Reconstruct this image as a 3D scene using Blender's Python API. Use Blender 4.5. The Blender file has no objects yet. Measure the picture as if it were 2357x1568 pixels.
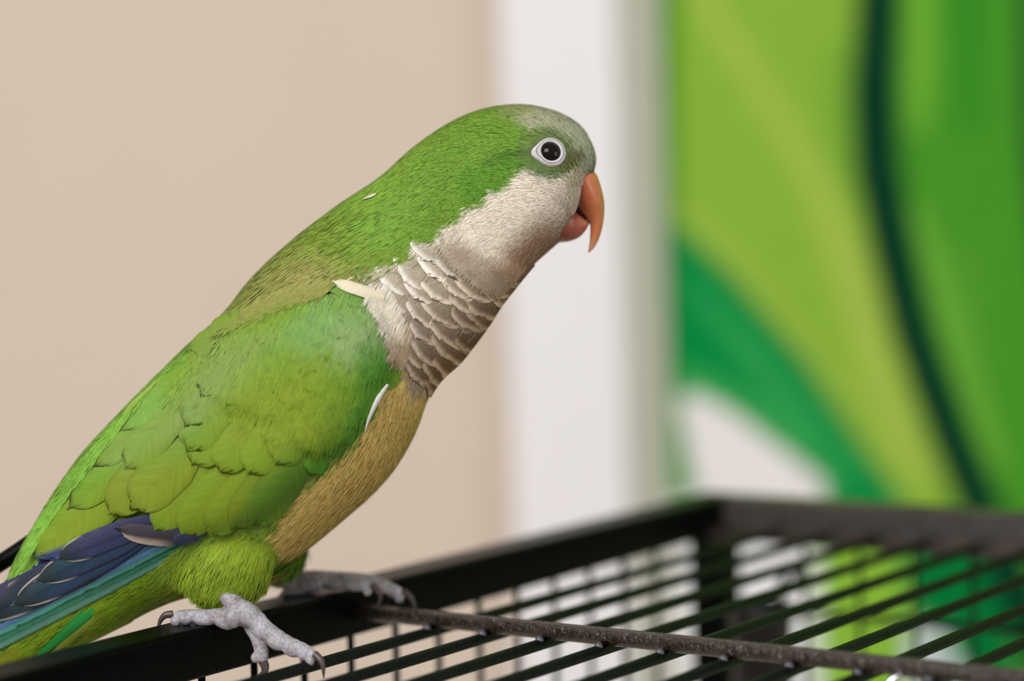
import bpy, bmesh, math, random
import numpy as np
from mathutils import Vector, Matrix

# ------------------------------------------------------------------ camera
FPX, PITCH, ROLL, YAW = 5480.7, 0.06650, -0.02751, 0.96524      # fitted to the cage's lines
CX, CY = 1178.5, 784.0
ZT = 1.40                       # height of the cage-top wire plane above the floor
HC = 0.110                      # camera height above that plane
CAM = np.array([0.0, 0.0, ZT + HC])
_r0 = np.array([1.0, 0, 0]); FW = np.array([0, math.cos(PITCH), -math.sin(PITCH)])
_u0 = np.cross(_r0, FW)
RT = math.cos(ROLL) * _r0 + math.sin(ROLL) * _u0
UP = -math.sin(ROLL) * _r0 + math.cos(ROLL) * _u0
AX = np.array([math.cos(YAW), math.sin(YAW), 0.0])               # along the wires, away from the camera
BX = np.array([math.sin(YAW), -math.cos(YAW), 0.0])              # along the cross bar, to the right
scene = bpy.context.scene
col = scene.collection
cam = bpy.data.cameras.new('camera'); cam_o = bpy.data.objects.new('camera', cam); col.objects.link(cam_o)
M4 = Matrix.Identity(4)
for i in range(3):
    M4[i][0] = RT[i]; M4[i][1] = UP[i]; M4[i][2] = -FW[i]; M4[i][3] = CAM[i]
cam_o.matrix_world = M4
cam.sensor_fit = 'HORIZONTAL'; cam.sensor_width = 36.0; cam.lens = 36.0 * FPX / 2357.0
cam.clip_start = 0.01; cam.clip_end = 60
cam.dof.use_dof = True; cam.dof.focus_distance = 0.556; cam.dof.aperture_fstop = 4.6
scene.camera = cam_o
# ------------------------------------------------------------------ light
world = bpy.data.worlds.new('room_light'); scene.world = world; world.use_nodes = True
bg = world.node_tree.nodes['Background']; bg.inputs[0].default_value = (1.0, 0.985, 0.97, 1); bg.inputs[1].default_value = 0.41
def area(name, loc, target, sx, sy, power, color):
    l = bpy.data.lights.new(name, 'AREA'); l.shape = 'RECTANGLE'; l.size = sx; l.size_y = sy; l.energy = power; l.color = color
    o = bpy.data.objects.new(name, l); col.objects.link(o); o.location = loc
    o.rotation_euler = (Vector(target) - Vector(loc)).to_track_quat('-Z', 'Y').to_euler()
    return o
area('window_daylight', (-0.95, -1.2, 2.9), (0.0, 0.75, 1.45), 1.5, 1.3, 60, (1.0, 0.985, 0.96))
area('side_fill', (2.3, -0.55, 1.35), (0.0, 0.6, 1.45), 1.3, 1.7, 19, (1.0, 0.985, 0.96))  # added fill from the right to lift belly and face, no known window
vs = scene.view_settings
vs.view_transform = 'Standard'; vs.look = 'None'; vs.exposure = 0.0; vs.gamma = 1.0; vs.use_curve_mapping = False

# ------------------------------------------------------------------ helpers
rng = np.random.default_rng(7)
D0 = 0.572                                                       # depth of the bird's middle plane
K = D0 / FPX * 1000.0                                            # mm per photo pixel there
def lin(c):
    c = np.asarray(c, float) / 255.0
    return np.where(c <= 0.04045, c / 12.92, ((c + 0.055) / 1.055) ** 2.4)
def lin4(r, g, b): return (*[float(x) for x in lin((r, g, b))], 1.0)
def X(px, py, w):                                                # photo pixel + mm towards the camera -> bird frame (mm)
    px = np.asarray(px, float); py = np.asarray(py, float); w = np.asarray(w, float)
    s = (D0 * 1000 - w) / FPX
    return np.stack(np.broadcast_arrays((px - CX) * s, (CY - py) * s, w), -1)
def PX(P):                                                       # bird frame -> photo pixel
    d = D0 * 1000 - P[..., 2]
    return CX + P[..., 0] / d * FPX, CY - P[..., 1] / d * FPX
def W(P):                                                        # bird frame (mm) -> world (m)
    P = np.asarray(P, float) / 1000.0
    return CAM + (D0 - P[..., 2:3]) * FW + P[..., 0:1] * RT + P[..., 1:2] * UP
def ray(px, py): return FW + (px - CX) / FPX * RT - (py - CY) / FPX * UP
def on_z(px, py, z): d = ray(px, py); return CAM + d * ((z - CAM[2]) / d[2])
def on_y(px, py, y): d = ray(px, py); return CAM + d * (y / d[1])
def to_bird(Pw):
    q = np.asarray(Pw, float) - CAM
    return np.array([q @ RT * 1000, q @ UP * 1000, (D0 - q @ FW) * 1000])
def cage(a, b, z=0.0): return AX * a + BX * b + np.array([0, 0, ZT + z])
ORI = {}
def empty(name, loc, **props):
    o = bpy.data.objects.new(name, None); o.empty_display_size = 0.05; col.objects.link(o); o.location = loc
    ORI[o] = np.asarray(loc, float)
    for k, v in props.items(): o[k] = v
    return o
def mesh_data(name, verts, faces, smooth=True, colors=None, uvs=None):
    me = bpy.data.meshes.new(name)
    me.from_pydata([tuple(v) for v in verts], [], [tuple(f) for f in faces]); me.update()
    if smooth: me.polygons.foreach_set('use_smooth', [True] * len(me.polygons))
    if colors is not None: set_col(me, colors)
    if uvs is not None:
        uv = me.uv_layers.new(name='UVMap'); li = np.empty(len(me.loops), int); me.loops.foreach_get('vertex_index', li)
        uv.data.foreach_set('uv', np.asarray(uvs)[li].ravel())
    return me
def set_col(me, colors):
    at = me.color_attributes.new('Col', 'FLOAT_COLOR', 'POINT')
    c = np.ones((len(me.vertices), 4)); c[:, :3] = colors; at.data.foreach_set('color', c.ravel())
def put(name, me, mat, parent=None, loc=None, rot=None, **props):
    o = bpy.data.objects.new(name, me); col.objects.link(o)
    if mat is not None and not me.materials: me.materials.append(mat)
    if parent is not None: o.parent = parent; ORI[o] = ORI[parent]
    if loc is not None: o.location = loc
    if rot is not None: o.rotation_euler = rot
    for k, v in props.items(): o[k] = v
    return o
def part(name, verts, faces, mat, parent=None, **kw):            # verts in world metres
    props = {k: kw.pop(k) for k in list(kw) if k in ('label', 'category', 'group', 'kind')}
    v = np.asarray(verts, float) - (ORI[parent] if parent is not None else 0)
    return put(name, mesh_data(name, v, faces, **kw), mat, parent, **props)
def grid_faces(n, m, wrap=False):
    f = []
    for i in range(n - 1):
        for j in range(m if wrap else m - 1):
            k = (j + 1) % m
            f.append((i * m + j, i * m + k, (i + 1) * m + k, (i + 1) * m + j))
    return f
def catmull(P, n):
    P = np.asarray(P, float); Q = np.vstack([2 * P[0] - P[1], P, 2 * P[-1] - P[-2]]); out = []
    m = len(P) - 1
    for t in np.linspace(0, m, n):
        i = min(int(t), m - 1); u = t - i; a, b, c, d = Q[i:i + 4]
        out.append(0.5 * (2 * b + (c - a) * u + (2 * a - 5 * b + 4 * c - d) * u * u + (3 * b - a - 3 * c + d) * u ** 3))
    return np.array(out)
def tube(pts, rad, ns=12, n=None, bump=None):
    """swept tube; rad may vary; bump(t, ang) multiplies the radius"""
    pts = np.asarray(pts, float); rad = np.asarray(rad, float)
    if n: C = catmull(np.hstack([pts, rad[:, None]]), n); pts, rad = C[:, :3], np.maximum(C[:, 3], 1e-5)
    n = len(pts); T = np.gradient(pts, axis=0); T /= np.linalg.norm(T, axis=1)[:, None]
    up = np.array([0, 0, 1.0]) if abs(T[0][2]) < .9 else np.array([0, 1.0, 0])
    N = np.cross(T[0], up); N /= np.linalg.norm(N); V = []
    for i in range(n):
        N = N - T[i] * (N @ T[i]); N /= np.linalg.norm(N); Bn = np.cross(T[i], N)
        for j in range(ns):
            a = 2 * math.pi * j / ns; d = math.cos(a) * N + math.sin(a) * Bn
            r = rad[i] * (bump(i / (n - 1), d) if bump else 1.0)
            V.append(pts[i] + d * r)
    F = grid_faces(n, ns, True); F.append(tuple(range(ns))[::-1]); F.append(tuple((n - 1) * ns + j for j in range(ns)))
    return np.array(V), F
def join(*VF):
    V, F, o = [], [], 0
    for v, f in VF:
        V.append(np.asarray(v)); F += [tuple(i + o for i in q) for q in f]; o += len(v)
    return np.vstack(V), F
def bevel_box(cx, cy, cz, sx, sy, sz, bev=0.0):
    bm = bmesh.new(); bmesh.ops.create_cube(bm, size=1.0)
    for v in bm.verts: v.co = Vector((v.co.x * sx + cx, v.co.y * sy + cy, v.co.z * sz + cz))
    if bev: bmesh.ops.bevel(bm, geom=bm.edges[:], offset=bev, segments=3, profile=0.5, affect='EDGES')
    V = np.array([v.co[:] for v in bm.verts]); bm.verts.index_update(); F = [tuple(v.index for v in f.verts) for f in bm.faces]; bm.free()
    return V, F
def frame_box(o, ex, ey, ez, bev):                               # box spanned by three edge vectors from corner o
    lx, ly, lz = (np.linalg.norm(e) for e in (ex, ey, ez))
    V, F = bevel_box(lx / 2, ly / 2, lz / 2, lx, ly, lz, bev)
    return o + V[:, :1] * ex / lx + V[:, 1:2] * ey / ly + V[:, 2:3] * ez / lz, F
def sdf(px, py, poly):                                           # signed distance to a polygon, negative inside
    P = np.stack([np.ravel(px), np.ravel(py)], -1); A = np.asarray(poly, float); B = np.roll(A, -1, 0)
    d = np.full(len(P), 1e9); ins = np.zeros(len(P), bool)
    for a, b in zip(A, B):
        e = b - a; t = np.clip(((P - a) @ e) / max(e @ e, 1e-9), 0, 1)
        d = np.minimum(d, np.linalg.norm(P - a - t[:, None] * e, axis=1))
        c = (a[1] > P[:, 1]) != (b[1] > P[:, 1])
        with np.errstate(divide='ignore', invalid='ignore'):
            xi = (b[0] - a[0]) * (P[:, 1] - a[1]) / (b[1] - a[1]) + a[0]
        ins ^= c & (P[:, 0] < xi)
    return np.where(ins, -d, d).reshape(np.shape(px))
def cover(px, py, poly, soft):
    t = np.clip(0.5 - sdf(px, py, poly) / (2 * soft), 0, 1); return t * t * (3 - 2 * t)
def paint(px, py, base, layers):
    c = np.empty(np.shape(px) + (3,)); c[...] = lin(base)
    for poly, rgb, soft, *al in layers:
        a = (cover(px, py, poly, soft) * (al[0] if al else 1.0))[..., None]; c = c * (1 - a) + lin(rgb) * a
    return c
def strip_poly(pts, w):
    P = np.asarray(pts, float); T = np.gradient(P, axis=0); T /= np.linalg.norm(T, axis=1)[:, None]; N = np.stack([-T[:, 1], T[:, 0]], -1)
    w = np.broadcast_to(np.asarray(w, float), len(P))[:, None] / 2
    return np.vstack([P + N * w, (P - N * w)[::-1]])

# ------------------------------------------------------------------ materials
def new_mat(name):
    m = bpy.data.materials.new(name); m.use_nodes = True; nt = m.node_tree
    return m, nt, nt.nodes['Principled BSDF']
def tnoise(nt, scale, detail=3, rough=.55, vec=None, dist=0.0):
    n = nt.nodes.new('ShaderNodeTexNoise'); n.inputs['Scale'].default_value = scale; n.inputs['Detail'].default_value = detail
    n.inputs['Roughness'].default_value = rough; n.inputs['Distortion'].default_value = dist
    if vec is not None: nt.links.new(vec, n.inputs['Vector'])
    return n
def objco(nt):
    t = nt.nodes.new('ShaderNodeTexCoord'); return t.outputs['Object']
def bump(nt, b, height, strength, dist):
    n = nt.nodes.new('ShaderNodeBump'); n.inputs['Strength'].default_value = strength; n.inputs['Distance'].default_value = dist
    nt.links.new(height, n.inputs['Height']); nt.links.new(n.outputs[0], b.inputs['Normal'])
def ramp(nt, fac, stops):
    r = nt.nodes.new('ShaderNodeValToRGB'); e = r.color_ramp.elements
    e[0].position, e[0].color = stops[0]; e[1].position, e[1].color = stops[-1]
    for p, c in stops[1:-1]: q = e.new(p); q.color = c
    nt.links.new(fac, r.inputs[0]); return r
def mixmul(nt, a, b, fac=1.0):
    m = nt.nodes.new('ShaderNodeMix'); m.data_type = 'RGBA'; m.blend_type = 'MULTIPLY'; m.inputs['Factor'].default_value = fac
    nt.links.new(a, m.inputs['A']); nt.links.new(b, m.inputs['B']); return m.outputs['Result']
def attr_mat(name, rough, spec=.3, barbs=False, lo=.8, hi=1.12, sheen=0.0, scale=900.0):
    m, nt, b = new_mat(name); a = nt.nodes.new('ShaderNodeAttribute'); a.attribute_name = 'Col'
    if barbs:                                                     # fine slanted barbs along each feather's vane
        uv = nt.nodes.new('ShaderNodeUVMap'); sp = nt.nodes.new('ShaderNodeSeparateXYZ'); nt.links.new(uv.outputs[0], sp.inputs[0])
        ab = nt.nodes.new('ShaderNodeMath'); ab.operation = 'ABSOLUTE'; nt.links.new(sp.outputs[0], ab.inputs[0])
        m1 = nt.nodes.new('ShaderNodeMath'); m1.operation = 'MULTIPLY_ADD'; m1.inputs[1].default_value = -0.7; nt.links.new(ab.outputs[0], m1.inputs[0]); nt.links.new(sp.outputs[1], m1.inputs[2])
        cb = nt.nodes.new('ShaderNodeCombineXYZ'); nt.links.new(m1.outputs[0], cb.inputs[0])
        m2 = nt.nodes.new('ShaderNodeMath'); m2.operation = 'MULTIPLY'; m2.inputs[1].default_value = .06; nt.links.new(sp.outputs[0], m2.inputs[0]); nt.links.new(m2.outputs[0], cb.inputs[1])
        n = tnoise(nt, 9.0, 4, .6, cb.outputs[0])
    else:
        n = tnoise(nt, scale, 3, .6, objco(nt))
    r = ramp(nt, n.outputs['Fac'], [(.3, (lo, lo, lo, 1)), (.72, (hi, hi, hi, 1))])
    nt.links.new(mixmul(nt, a.outputs['Color'], r.outputs[0]), b.inputs['Base Color'])
    b.inputs['Roughness'].default_value = rough; b.inputs['Specular IOR Level'].default_value = spec
    if sheen: b.inputs['Sheen Weight'].default_value = sheen; b.inputs['Sheen Roughness'].default_value = .5
    bump(nt, b, n.outputs['Fac'], .25, .0003)
    return m
def flat_mat(name, rgb, rough, spec=.4, scale=60.0, var=.08, bstr=.1, bdist=.001, metal=0.0):
    m, nt, b = new_mat(name); n = tnoise(nt, scale, 4, .6, objco(nt)); c = np.array(lin4(*rgb))
    r = ramp(nt, n.outputs['Fac'], [(.3, (*(c[:3] * (1 - var)), 1)), (.7, (*np.minimum(c[:3] * (1 + var), 1), 1))])
    nt.links.new(r.outputs[0], b.inputs['Base Color']); b.inputs['Roughness'].default_value = rough
    b.inputs['Specular IOR Level'].default_value = spec; b.inputs['Metallic'].default_value = metal
    if bstr: bump(nt, b, n.outputs['Fac'], bstr, bdist)
    return m
M = {}
M['body'] = attr_mat('plumage_skin', .8, .15, scale=700, lo=.75, hi=1.1)
M['plume'] = attr_mat('fine_plumage', .65, .2, scale=400, lo=.9, hi=1.08)
M['feather'] = attr_mat('feather_vane', .6, .22, barbs=True, lo=.86, hi=1.1)
M['flight'] = attr_mat('flight_feather', .42, .4, barbs=True, lo=.85, hi=1.12)
M['beak'] = attr_mat('horn', .33, .45, scale=500, lo=.88, hi=1.08)
M['lid'] = attr_mat('eye_ring_skin', .55, .3, scale=1500, lo=.8, hi=1.08)
m, nt, b = new_mat('dark_eye'); b.inputs['Base Color'].default_value = (.006, .0045, .004, 1); b.inputs['Roughness'].default_value = .04
b.inputs['Specular IOR Level'].default_value = .22; M['eye'] = m
# scaly foot skin
m, nt, b = new_mat('scaly_foot_skin'); v = nt.nodes.new('ShaderNodeTexVoronoi'); v.inputs['Scale'].default_value = 1500; nt.links.new(objco(nt), v.inputs['Vector'])
n = tnoise(nt, 260, 4, .65, objco(nt))
r1 = ramp(nt, n.outputs['Fac'], [(.35, lin4(150, 142, 144)), (.5, lin4(174, 170, 177)), (.68, lin4(192, 191, 202))])
r2 = ramp(nt, v.outputs['Distance'], [(.15, (1, 1, 1, 1)), (.75, (.6, .57, .57, 1))])
nt.links.new(mixmul(nt, r1.outputs[0], r2.outputs[0], .8), b.inputs['Base Color']); b.inputs['Roughness'].default_value = .6
bump(nt, b, v.outputs['Distance'], -.6, .0004); M['foot'] = m
M['claw'] = flat_mat('dark_claw', (78, 66, 66), .35, .5, 500, .25, .1, .0002)
# hammered cage paint
def paint_mat(name, rgb, rough, bs, sc, sp, bd):
    m, nt, b = new_mat(name); n = tnoise(nt, sc, 3, .6, objco(nt), .3); c = np.array(lin4(*rgb))
    r = ramp(nt, n.outputs['Fac'], [(.3, (*(c[:3] * .5), 1)), (.6, tuple(c)), (.8, (*(c[:3] * 2.0), 1))])
    nt.links.new(r.outputs[0], b.inputs['Base Color']); b.inputs['Roughness'].default_value = rough; b.inputs['Specular IOR Level'].default_value = .5
    b.inputs['Specular IOR Level'].default_value = sp; bump(nt, b, n.outputs['Fac'], bs, bd); return m
M['rail'] = paint_mat('black_green_paint', (4, 8, 6), .32, .3, 900, .06, .0005)
M['wire'] = paint_mat('dark_green_wire_paint', (7, 17, 13), .45, .7, 900, .14, .0008)
M['bar'] = paint_mat('brown_hammered_paint', (52, 41, 36), .2, 1.0, 700, .9, .0016)
M['bead'] = flat_mat('weld_bead_metal', (84, 84, 90), .35, .6, 400, .1, .1, .0002)
M['dark_plastic'] = flat_mat('black_plastic', (14, 13, 15), .4)
M['tray'] = flat_mat('dark_tray', (22, 24, 24), .5)
M['chrome'] = flat_mat('chrome', (225, 228, 232), .12, .5, 50, .02, 0, .001, 1.0)
M['wall'] = flat_mat('beige_wall_paint', (205, 189, 174), .85, .2, 9, .015, .12, .002)
M['white'] = flat_mat('white_gloss_trim', (228, 225, 227), .5, .3, 20, .01, .05, .001)
M['shade_and_panel'] = flat_mat('grey_green_shade_and_panel', (183, 184, 168), .6, .3, 20, .02, .05, .001)  # wall shade and green spill put into the colour; also the panel's grey
M['floor'] = flat_mat('pale_floor', (205, 190, 172), .5, .4, 14, .1, .1, .001)
M['painting'] = attr_mat('painted_canvas', .7, .05, scale=90, lo=.94, hi=1.05)

# ------------------------------------------------------------------ the setting
part('floor', *frame_box(np.array([-3, -2.5, -.05]), np.array([6., 0, 0]), np.array([0, 3.8, 0]), np.array([0, 0, .05]), 0), M['floor'], smooth=False, kind='structure')
YW = 1.20
part('wall_back', *frame_box(np.array([-3, YW, 0]), np.array([6., 0, 0]), np.array([0, .1, 0]), np.array([0, 0, 3.0]), 0), M['wall'], smooth=False, kind='structure')
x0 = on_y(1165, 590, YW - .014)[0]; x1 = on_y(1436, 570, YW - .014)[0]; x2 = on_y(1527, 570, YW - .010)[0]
part('trim_1', *frame_box(np.array([x0, YW - .014, 0]), np.array([x1 - x0, 0, 0]), np.array([0, .014, 0]), np.array([0, 0, 2.6]), .003), M['white'], smooth=False, kind='structure')
part('shaded_wall_strip', *frame_box(np.array([x1, YW - .010, 0]), np.array([x2 - x1 + .004, 0, 0]), np.array([0, .010, 0]), np.array([0, 0, 2.6]), .002), M['shade_and_panel'], smooth=False, kind='structure')  # strip standing in for beige wall, its shade and green bounce painted on
# painted canvas with big leaves: one board, colours laid out over its own grid
YP = YW - .022; W_P, Z0P, Z1P = .85, .95, 2.05
nx, nz = 240, 300
gx = np.linspace(x2, x2 + W_P, nx); gz = np.linspace(Z0P, Z1P, nz)
GX, GZ = np.meshgrid(gx, gz, indexing='ij'); q = np.stack([GX, np.full_like(GX, YP), GZ], -1) - CAM
qd = q @ FW; qx = CX + (q @ RT) / qd * FPX; qy = CY - (q @ UP) / qd * FPX
stem = [(2040, -900), (2030, -400), (2022, 0), (2012, 220), (2022, 400), (2055, 570), (2100, 760), (2150, 900), (2195, 1020), (2245, 1140), (2330, 1340), (2450, 1600), (2700, 2100)]
leaf_layers = [
    ([(1400, -900), (1980, -900), (1985, 300), (2090, 760), (2200, 1120), (2300, 1500), (2000, 1500), (2060, 1130), (1850, 830), (1690, 650), (1540, 490), (1400, 480)], (130, 172, 56), 26),
    (strip_poly([(1560, -200), (1640, 30), (1760, 220), (1880, 420), (1960, 640), (2030, 880), (2120, 1120)], [50, 55, 60, 70, 90, 90, 60]), (160, 184, 78), 34, .8),
    (strip_poly([(1550, 470), (1680, 600), (1800, 760), (1920, 930), (2040, 1120)], [60, 70, 80, 90, 90]), (150, 178, 68), 30, .7),
    ([(1900, 130), (1985, 60), (2010, 330), (1960, 470), (1905, 330)], (96, 152, 50), 40, .6),
    ([(1540, 500), (1690, 640), (1850, 825), (1990, 1030), (2075, 1150), (2010, 1420), (1880, 1110), (1800, 1040), (1660, 945), (1540, 905)], (0, 132, 62), 18),
    (strip_poly([(1580, 640), (1700, 780), (1840, 960), (1960, 1110)], [10, 50, 60, 40]), (52, 160, 80), 26, .8),
    (strip_poly([(1545, 860), (1640, 890), (1740, 950), (1850, 1040)], 40), (64, 164, 82), 16, .8),
    ([(1560, 915), (1600, 905), (1680, 945), (1800, 1035), (1900, 1112), (1885, 1250), (1870, 1700), (1700, 1700), (1600, 1150)], (226, 221, 221), 10),
    ([(1500, 930), (1555, 930), (1590, 1080), (1600, 1180), (1500, 1250)], (60, 135, 60), 12),
    ([(1480, 1150), (1890, 1150), (1890, 1750), (1480, 1750)], (226, 226, 226), 14),
    ([(1885, 1230), (2010, 1230), (2075, 1380), (2080, 1700), (1890, 1700)], (132, 178, 56), 12),
    ([(2075, 1230), (2330, 1230), (2330, 1700), (2230, 1700), (2160, 1440), (2090, 1420)], (0, 112, 52), 14),
    ([(2085, 1440), (2160, 1440), (2240, 1590), (2300, 1750), (2085, 1750)], (190, 200, 200), 10),
    (strip_poly([(2115, -100), (2120, 150), (2110, 300)], [50, 60, 30]), (108, 170, 52), 26),
    (strip_poly([(2110, 480), (2155, 620), (2220, 860), (2300, 1080)], [30, 50, 50, 30]), (104, 168, 54), 26),
    (strip_poly([(2230, 560), (2260, 900)], [60, 40]), (82, 150, 46), 30, .6),
    (strip_poly([(2230, -100), (2235, 300)], [90, 60]), (40, 130, 30), 34, .7),
    (strip_poly(stem, [80, 86, 100, 106, 108, 104, 100, 98, 96, 96, 96, 96, 90]), (0, 52, 32), 13),
    (strip_poly([(2420, -900), (2362, -60), (2372, 300), (2440, 900), (2700, 1700)], 34), (0, 60, 36), 14),
    ([(2500, -900), (4200, -900), (4200, 2600), (3000, 2600), (2560, 900)], (116, 164, 52), 60),
    ([(1400, -1200), (1560, -1200), (1560, 480), (1545, 540), (1545, 905), (1400, 905)], (58, 124, 32), 16, .85),
    ([(1400, 500), (1550, 520), (1556, 905), (1400, 905)], (0, 100, 44), 12, .8),
    (strip_poly([(3100, -900), (3060, 300), (3300, 1300), (3700, 2400)], 90), (0, 62, 36), 16),
    ([(2600, 1500), (3500, 1400), (3300, 2600), (2500, 2600)], (0, 132, 62), 40)]
Cp = paint(qx, qy, (68, 142, 36), leaf_layers).reshape(-1, 3)
V = np.stack([GX, np.full_like(GX, YP), GZ], -1).reshape(-1, 3); F = [f[::-1] for f in grid_faces(nx, nz)]
pt = empty('leaf_painting', (x2 + W_P / 2, YP, Z0P), label='painted canvas of big green leaves with a dark stem, hanging beside the white door frame', category='painting')
part('painted_face', V, F, M['painting'], pt, smooth=False, colors=Cp)
part('stretcher_panel', *frame_box(np.array([x2, YP + .0006, Z0P]), np.array([W_P, 0, 0]), np.array([0, .0205, 0]), np.array([0, 0, Z1P - Z0P]), .001), M['shade_and_panel'], pt, smooth=False)

# ------------------------------------------------------------------ the cage
A1, BF = 0.6500, -0.3715                      # far end along A; front face of the side rail along B
A0, B1, RW = 0.235, 0.065, .012               # near end, right end, rail width
zl, zh = -.003, .009
cg = empty('bird_cage', cage((A0 + A1) / 2, (BF + B1) / 2, -ZT), label='dark green metal bird cage with a flat barred top that the parrot stands on', category='cage')
Z = np.array([0, 0, 1.0]); OZ = np.array([0, 0, -ZT])
part('top_rail', *frame_box(cage(A0 - RW, BF - RW, zl), AX * (A1 - A0 + 2 * RW), BX * RW, Z * (zh - zl), .0012), M['rail'], cg, smooth=False)
part('top_rail', *frame_box(cage(A0 - RW, B1, zl), AX * (A1 - A0 + 2 * RW), BX * RW, Z * (zh - zl), .0012), M['rail'], cg, smooth=False)
part('top_rail', *frame_box(cage(A1, BF, zl), AX * RW, BX * (B1 - BF), Z * (zh - zl), .0012), M['bar'], cg, smooth=False)
part('top_rail', *frame_box(cage(A0 - RW, BF, zl), AX * RW, BX * (B1 - BF), Z * (zh - zl), .0012), M['rail'], cg, smooth=False)
HB = .60                                      # height of the barred body
for a in (A0 - RW, A1):
    for bq in (BF - RW, B1):
        part('corner_post', *frame_box(cage(a, bq, -ZT), AX * RW, BX * RW, Z * (ZT + zl), .001), M['rail'], cg, smooth=False)
for zz in (-HB, -.95):
    for a in (A0 - RW, A1):
        part('lower_rail', *frame_box(cage(a, BF, zz), AX * RW, BX * (B1 - BF), Z * RW, .001), M['rail'], cg, smooth=False)
    for bq in (BF - RW, B1):
        part('lower_rail', *frame_box(cage(A0, bq, zz), AX * (A1 - A0), BX * RW, Z * RW, .001), M['rail'], cg, smooth=False)
part('tray', *frame_box(cage(A0, BF, -HB + .012), AX * (A1 - A0), BX * (B1 - BF), Z * .02, .002), M['tray'], cg, smooth=False)
def rod_mesh(name, length, rad, ns=10):
    V, F = tube(np.array([[0, 0, 0], [0, 0, length]]), [rad, rad], ns); return mesh_data(name, V, F)
def place_rod(name, me, mat, p, d):
    o = put(name, me, mat, cg); o.location = p - ORI[cg]; o.rotation_mode = 'QUATERNION'
    o.rotation_quaternion = Vector((0, 0, 1)).rotation_difference(Vector(d)); return o
PITCHW = .0167
wm = rod_mesh('wire', A1 - A0 + .004, .00138)
nb = int((B1 - BF - .01) / PITCHW)
wb = [-0.3485 + PITCHW * i for i in range(40) if -0.3485 + PITCHW * i < B1 - .004]
for bq in wb: place_rod('top_wire', wm, M['wire'], cage(A0 - .002, bq, 0), AX)
ABAR = .4655
brm = rod_mesh('cross_bar', B1 - BF + .002, .0021, 14); place_rod('cross_bar', brm, M['bar'], cage(ABAR, BF - .001, .0031), BX)
brm2 = rod_mesh('end_bar', B1 - BF + .002, .0024, 14); place_rod('end_bar', brm2, M['bar'], cage(A1 - .0062, BF - .001, -.0012), BX)
# little weld beads where wires meet the cross bar
bm = bmesh.new(); bmesh.ops.create_icosphere(bm, subdivisions=2, radius=.0011)
wv = mesh_data('weld_bead', [v.co[:] for v in bm.verts], [[v.index for v in f.verts] for f in bm.faces]); bm.free()
for bq in wb:
    if bq < -.1:
        o = put('weld_bead', wv, M['bead'], cg); o.location = cage(ABAR - .0024, bq, .0011) - ORI[cg]
# upright side wires and their horizontal stays
PV = .01875
hv = rod_mesh('side_wire', HB + zl, .0009, 8)
av = [0.6193 - PV * i for i in range(40) if 0.6193 - PV * i > A0 + .006]
for a in av: place_rod('side_wire', hv, M['wire'], cage(a, BF - RW / 2, -HB), Z)
bv = [BF + .026 + PV * i for i in range(40) if BF + .026 + PV * i < B1 - .006]
for bq in bv: place_rod('side_wire', hv, M['wire'], cage(A1 + RW / 2, bq, -HB), Z)
for a in av: place_rod('side_wire', hv, M['wire'], cage(a, B1 + RW / 2, -HB), Z)
la = rod_mesh('stay_wire', A1 - A0, .0013, 8); lb = rod_mesh('stay_wire', B1 - BF, .0013, 8)
for zz in (-.026, -.2, -.4):
    place_rod('stay_wire', lb, M['wire'], cage(A1 + RW / 2 - .0024, BF, zz), BX)
for zz in (-.2, -.4):
    for bq in (BF - RW / 2 + .0024, B1 + RW / 2): place_rod('stay_wire', la, M['wire'], cage(A0, bq, zz), AX)
# bent handle rising from the side rail behind the parrot
hp = [to_bird(on_z(548, 1432, ZT + zh - .002))]
for x, y, w in ((548, 1360, 14), (500, 1300, 10), (380, 1235, 4), (230, 1195, 0), (120, 1222, -2), (20, 1284, -2), (-120, 1375, 0)): hp.append(X(x, y, w))
hp.append(to_bird(cage(.345, BF - .006, .03))); hp.append(to_bird(cage(.34, BF - .006, zh - .002)))
V, F = tube(W(np.array(hp)), np.full(len(hp), .0021), 10, 60); part('handle', V, F, M['rail'], cg)
# feeder cup hooked inside the far corner
cd = ray(1752, 1390); cd = CAM + cd * ((A1 - .018) / (cd @ AX)); cup = empty('feeder_cup', cd - np.array([0, 0, .091]), label='round black plastic feeder cup hooked inside the cage corner', category='cup')
cc = cd - np.array([0, 0, .091]); bcu = cd @ BX; zcu = cd[2] - ZT
prof = [(.0, 0), (.006, 0), (.008, .004), (.0088, .03), (.0092, .085), (.0102, .087), (.0102, .091), (.0084, .091), (.008, .03), (.007, .004), (0, .003)]
V = [cc + np.array([r * math.cos(t), r * math.sin(t), z]) for r, z in prof for t in np.linspace(0, 2 * math.pi, 28, endpoint=False)]
part('cup_body', V, grid_faces(len(prof), 28, True), M['dark_plastic'], cup)
V, F = tube(np.array([cage(A1 - .009, bcu, zcu - .004), cage(A1 - .003, bcu, zcu + .006), cage(A1 + .004, bcu, zcu + .008), cage(A1 + .008, bcu, zcu + .001)]), np.full(4, .0015), 8, 20)
part('hook', V, F, M['dark_plastic'], cup)
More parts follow.
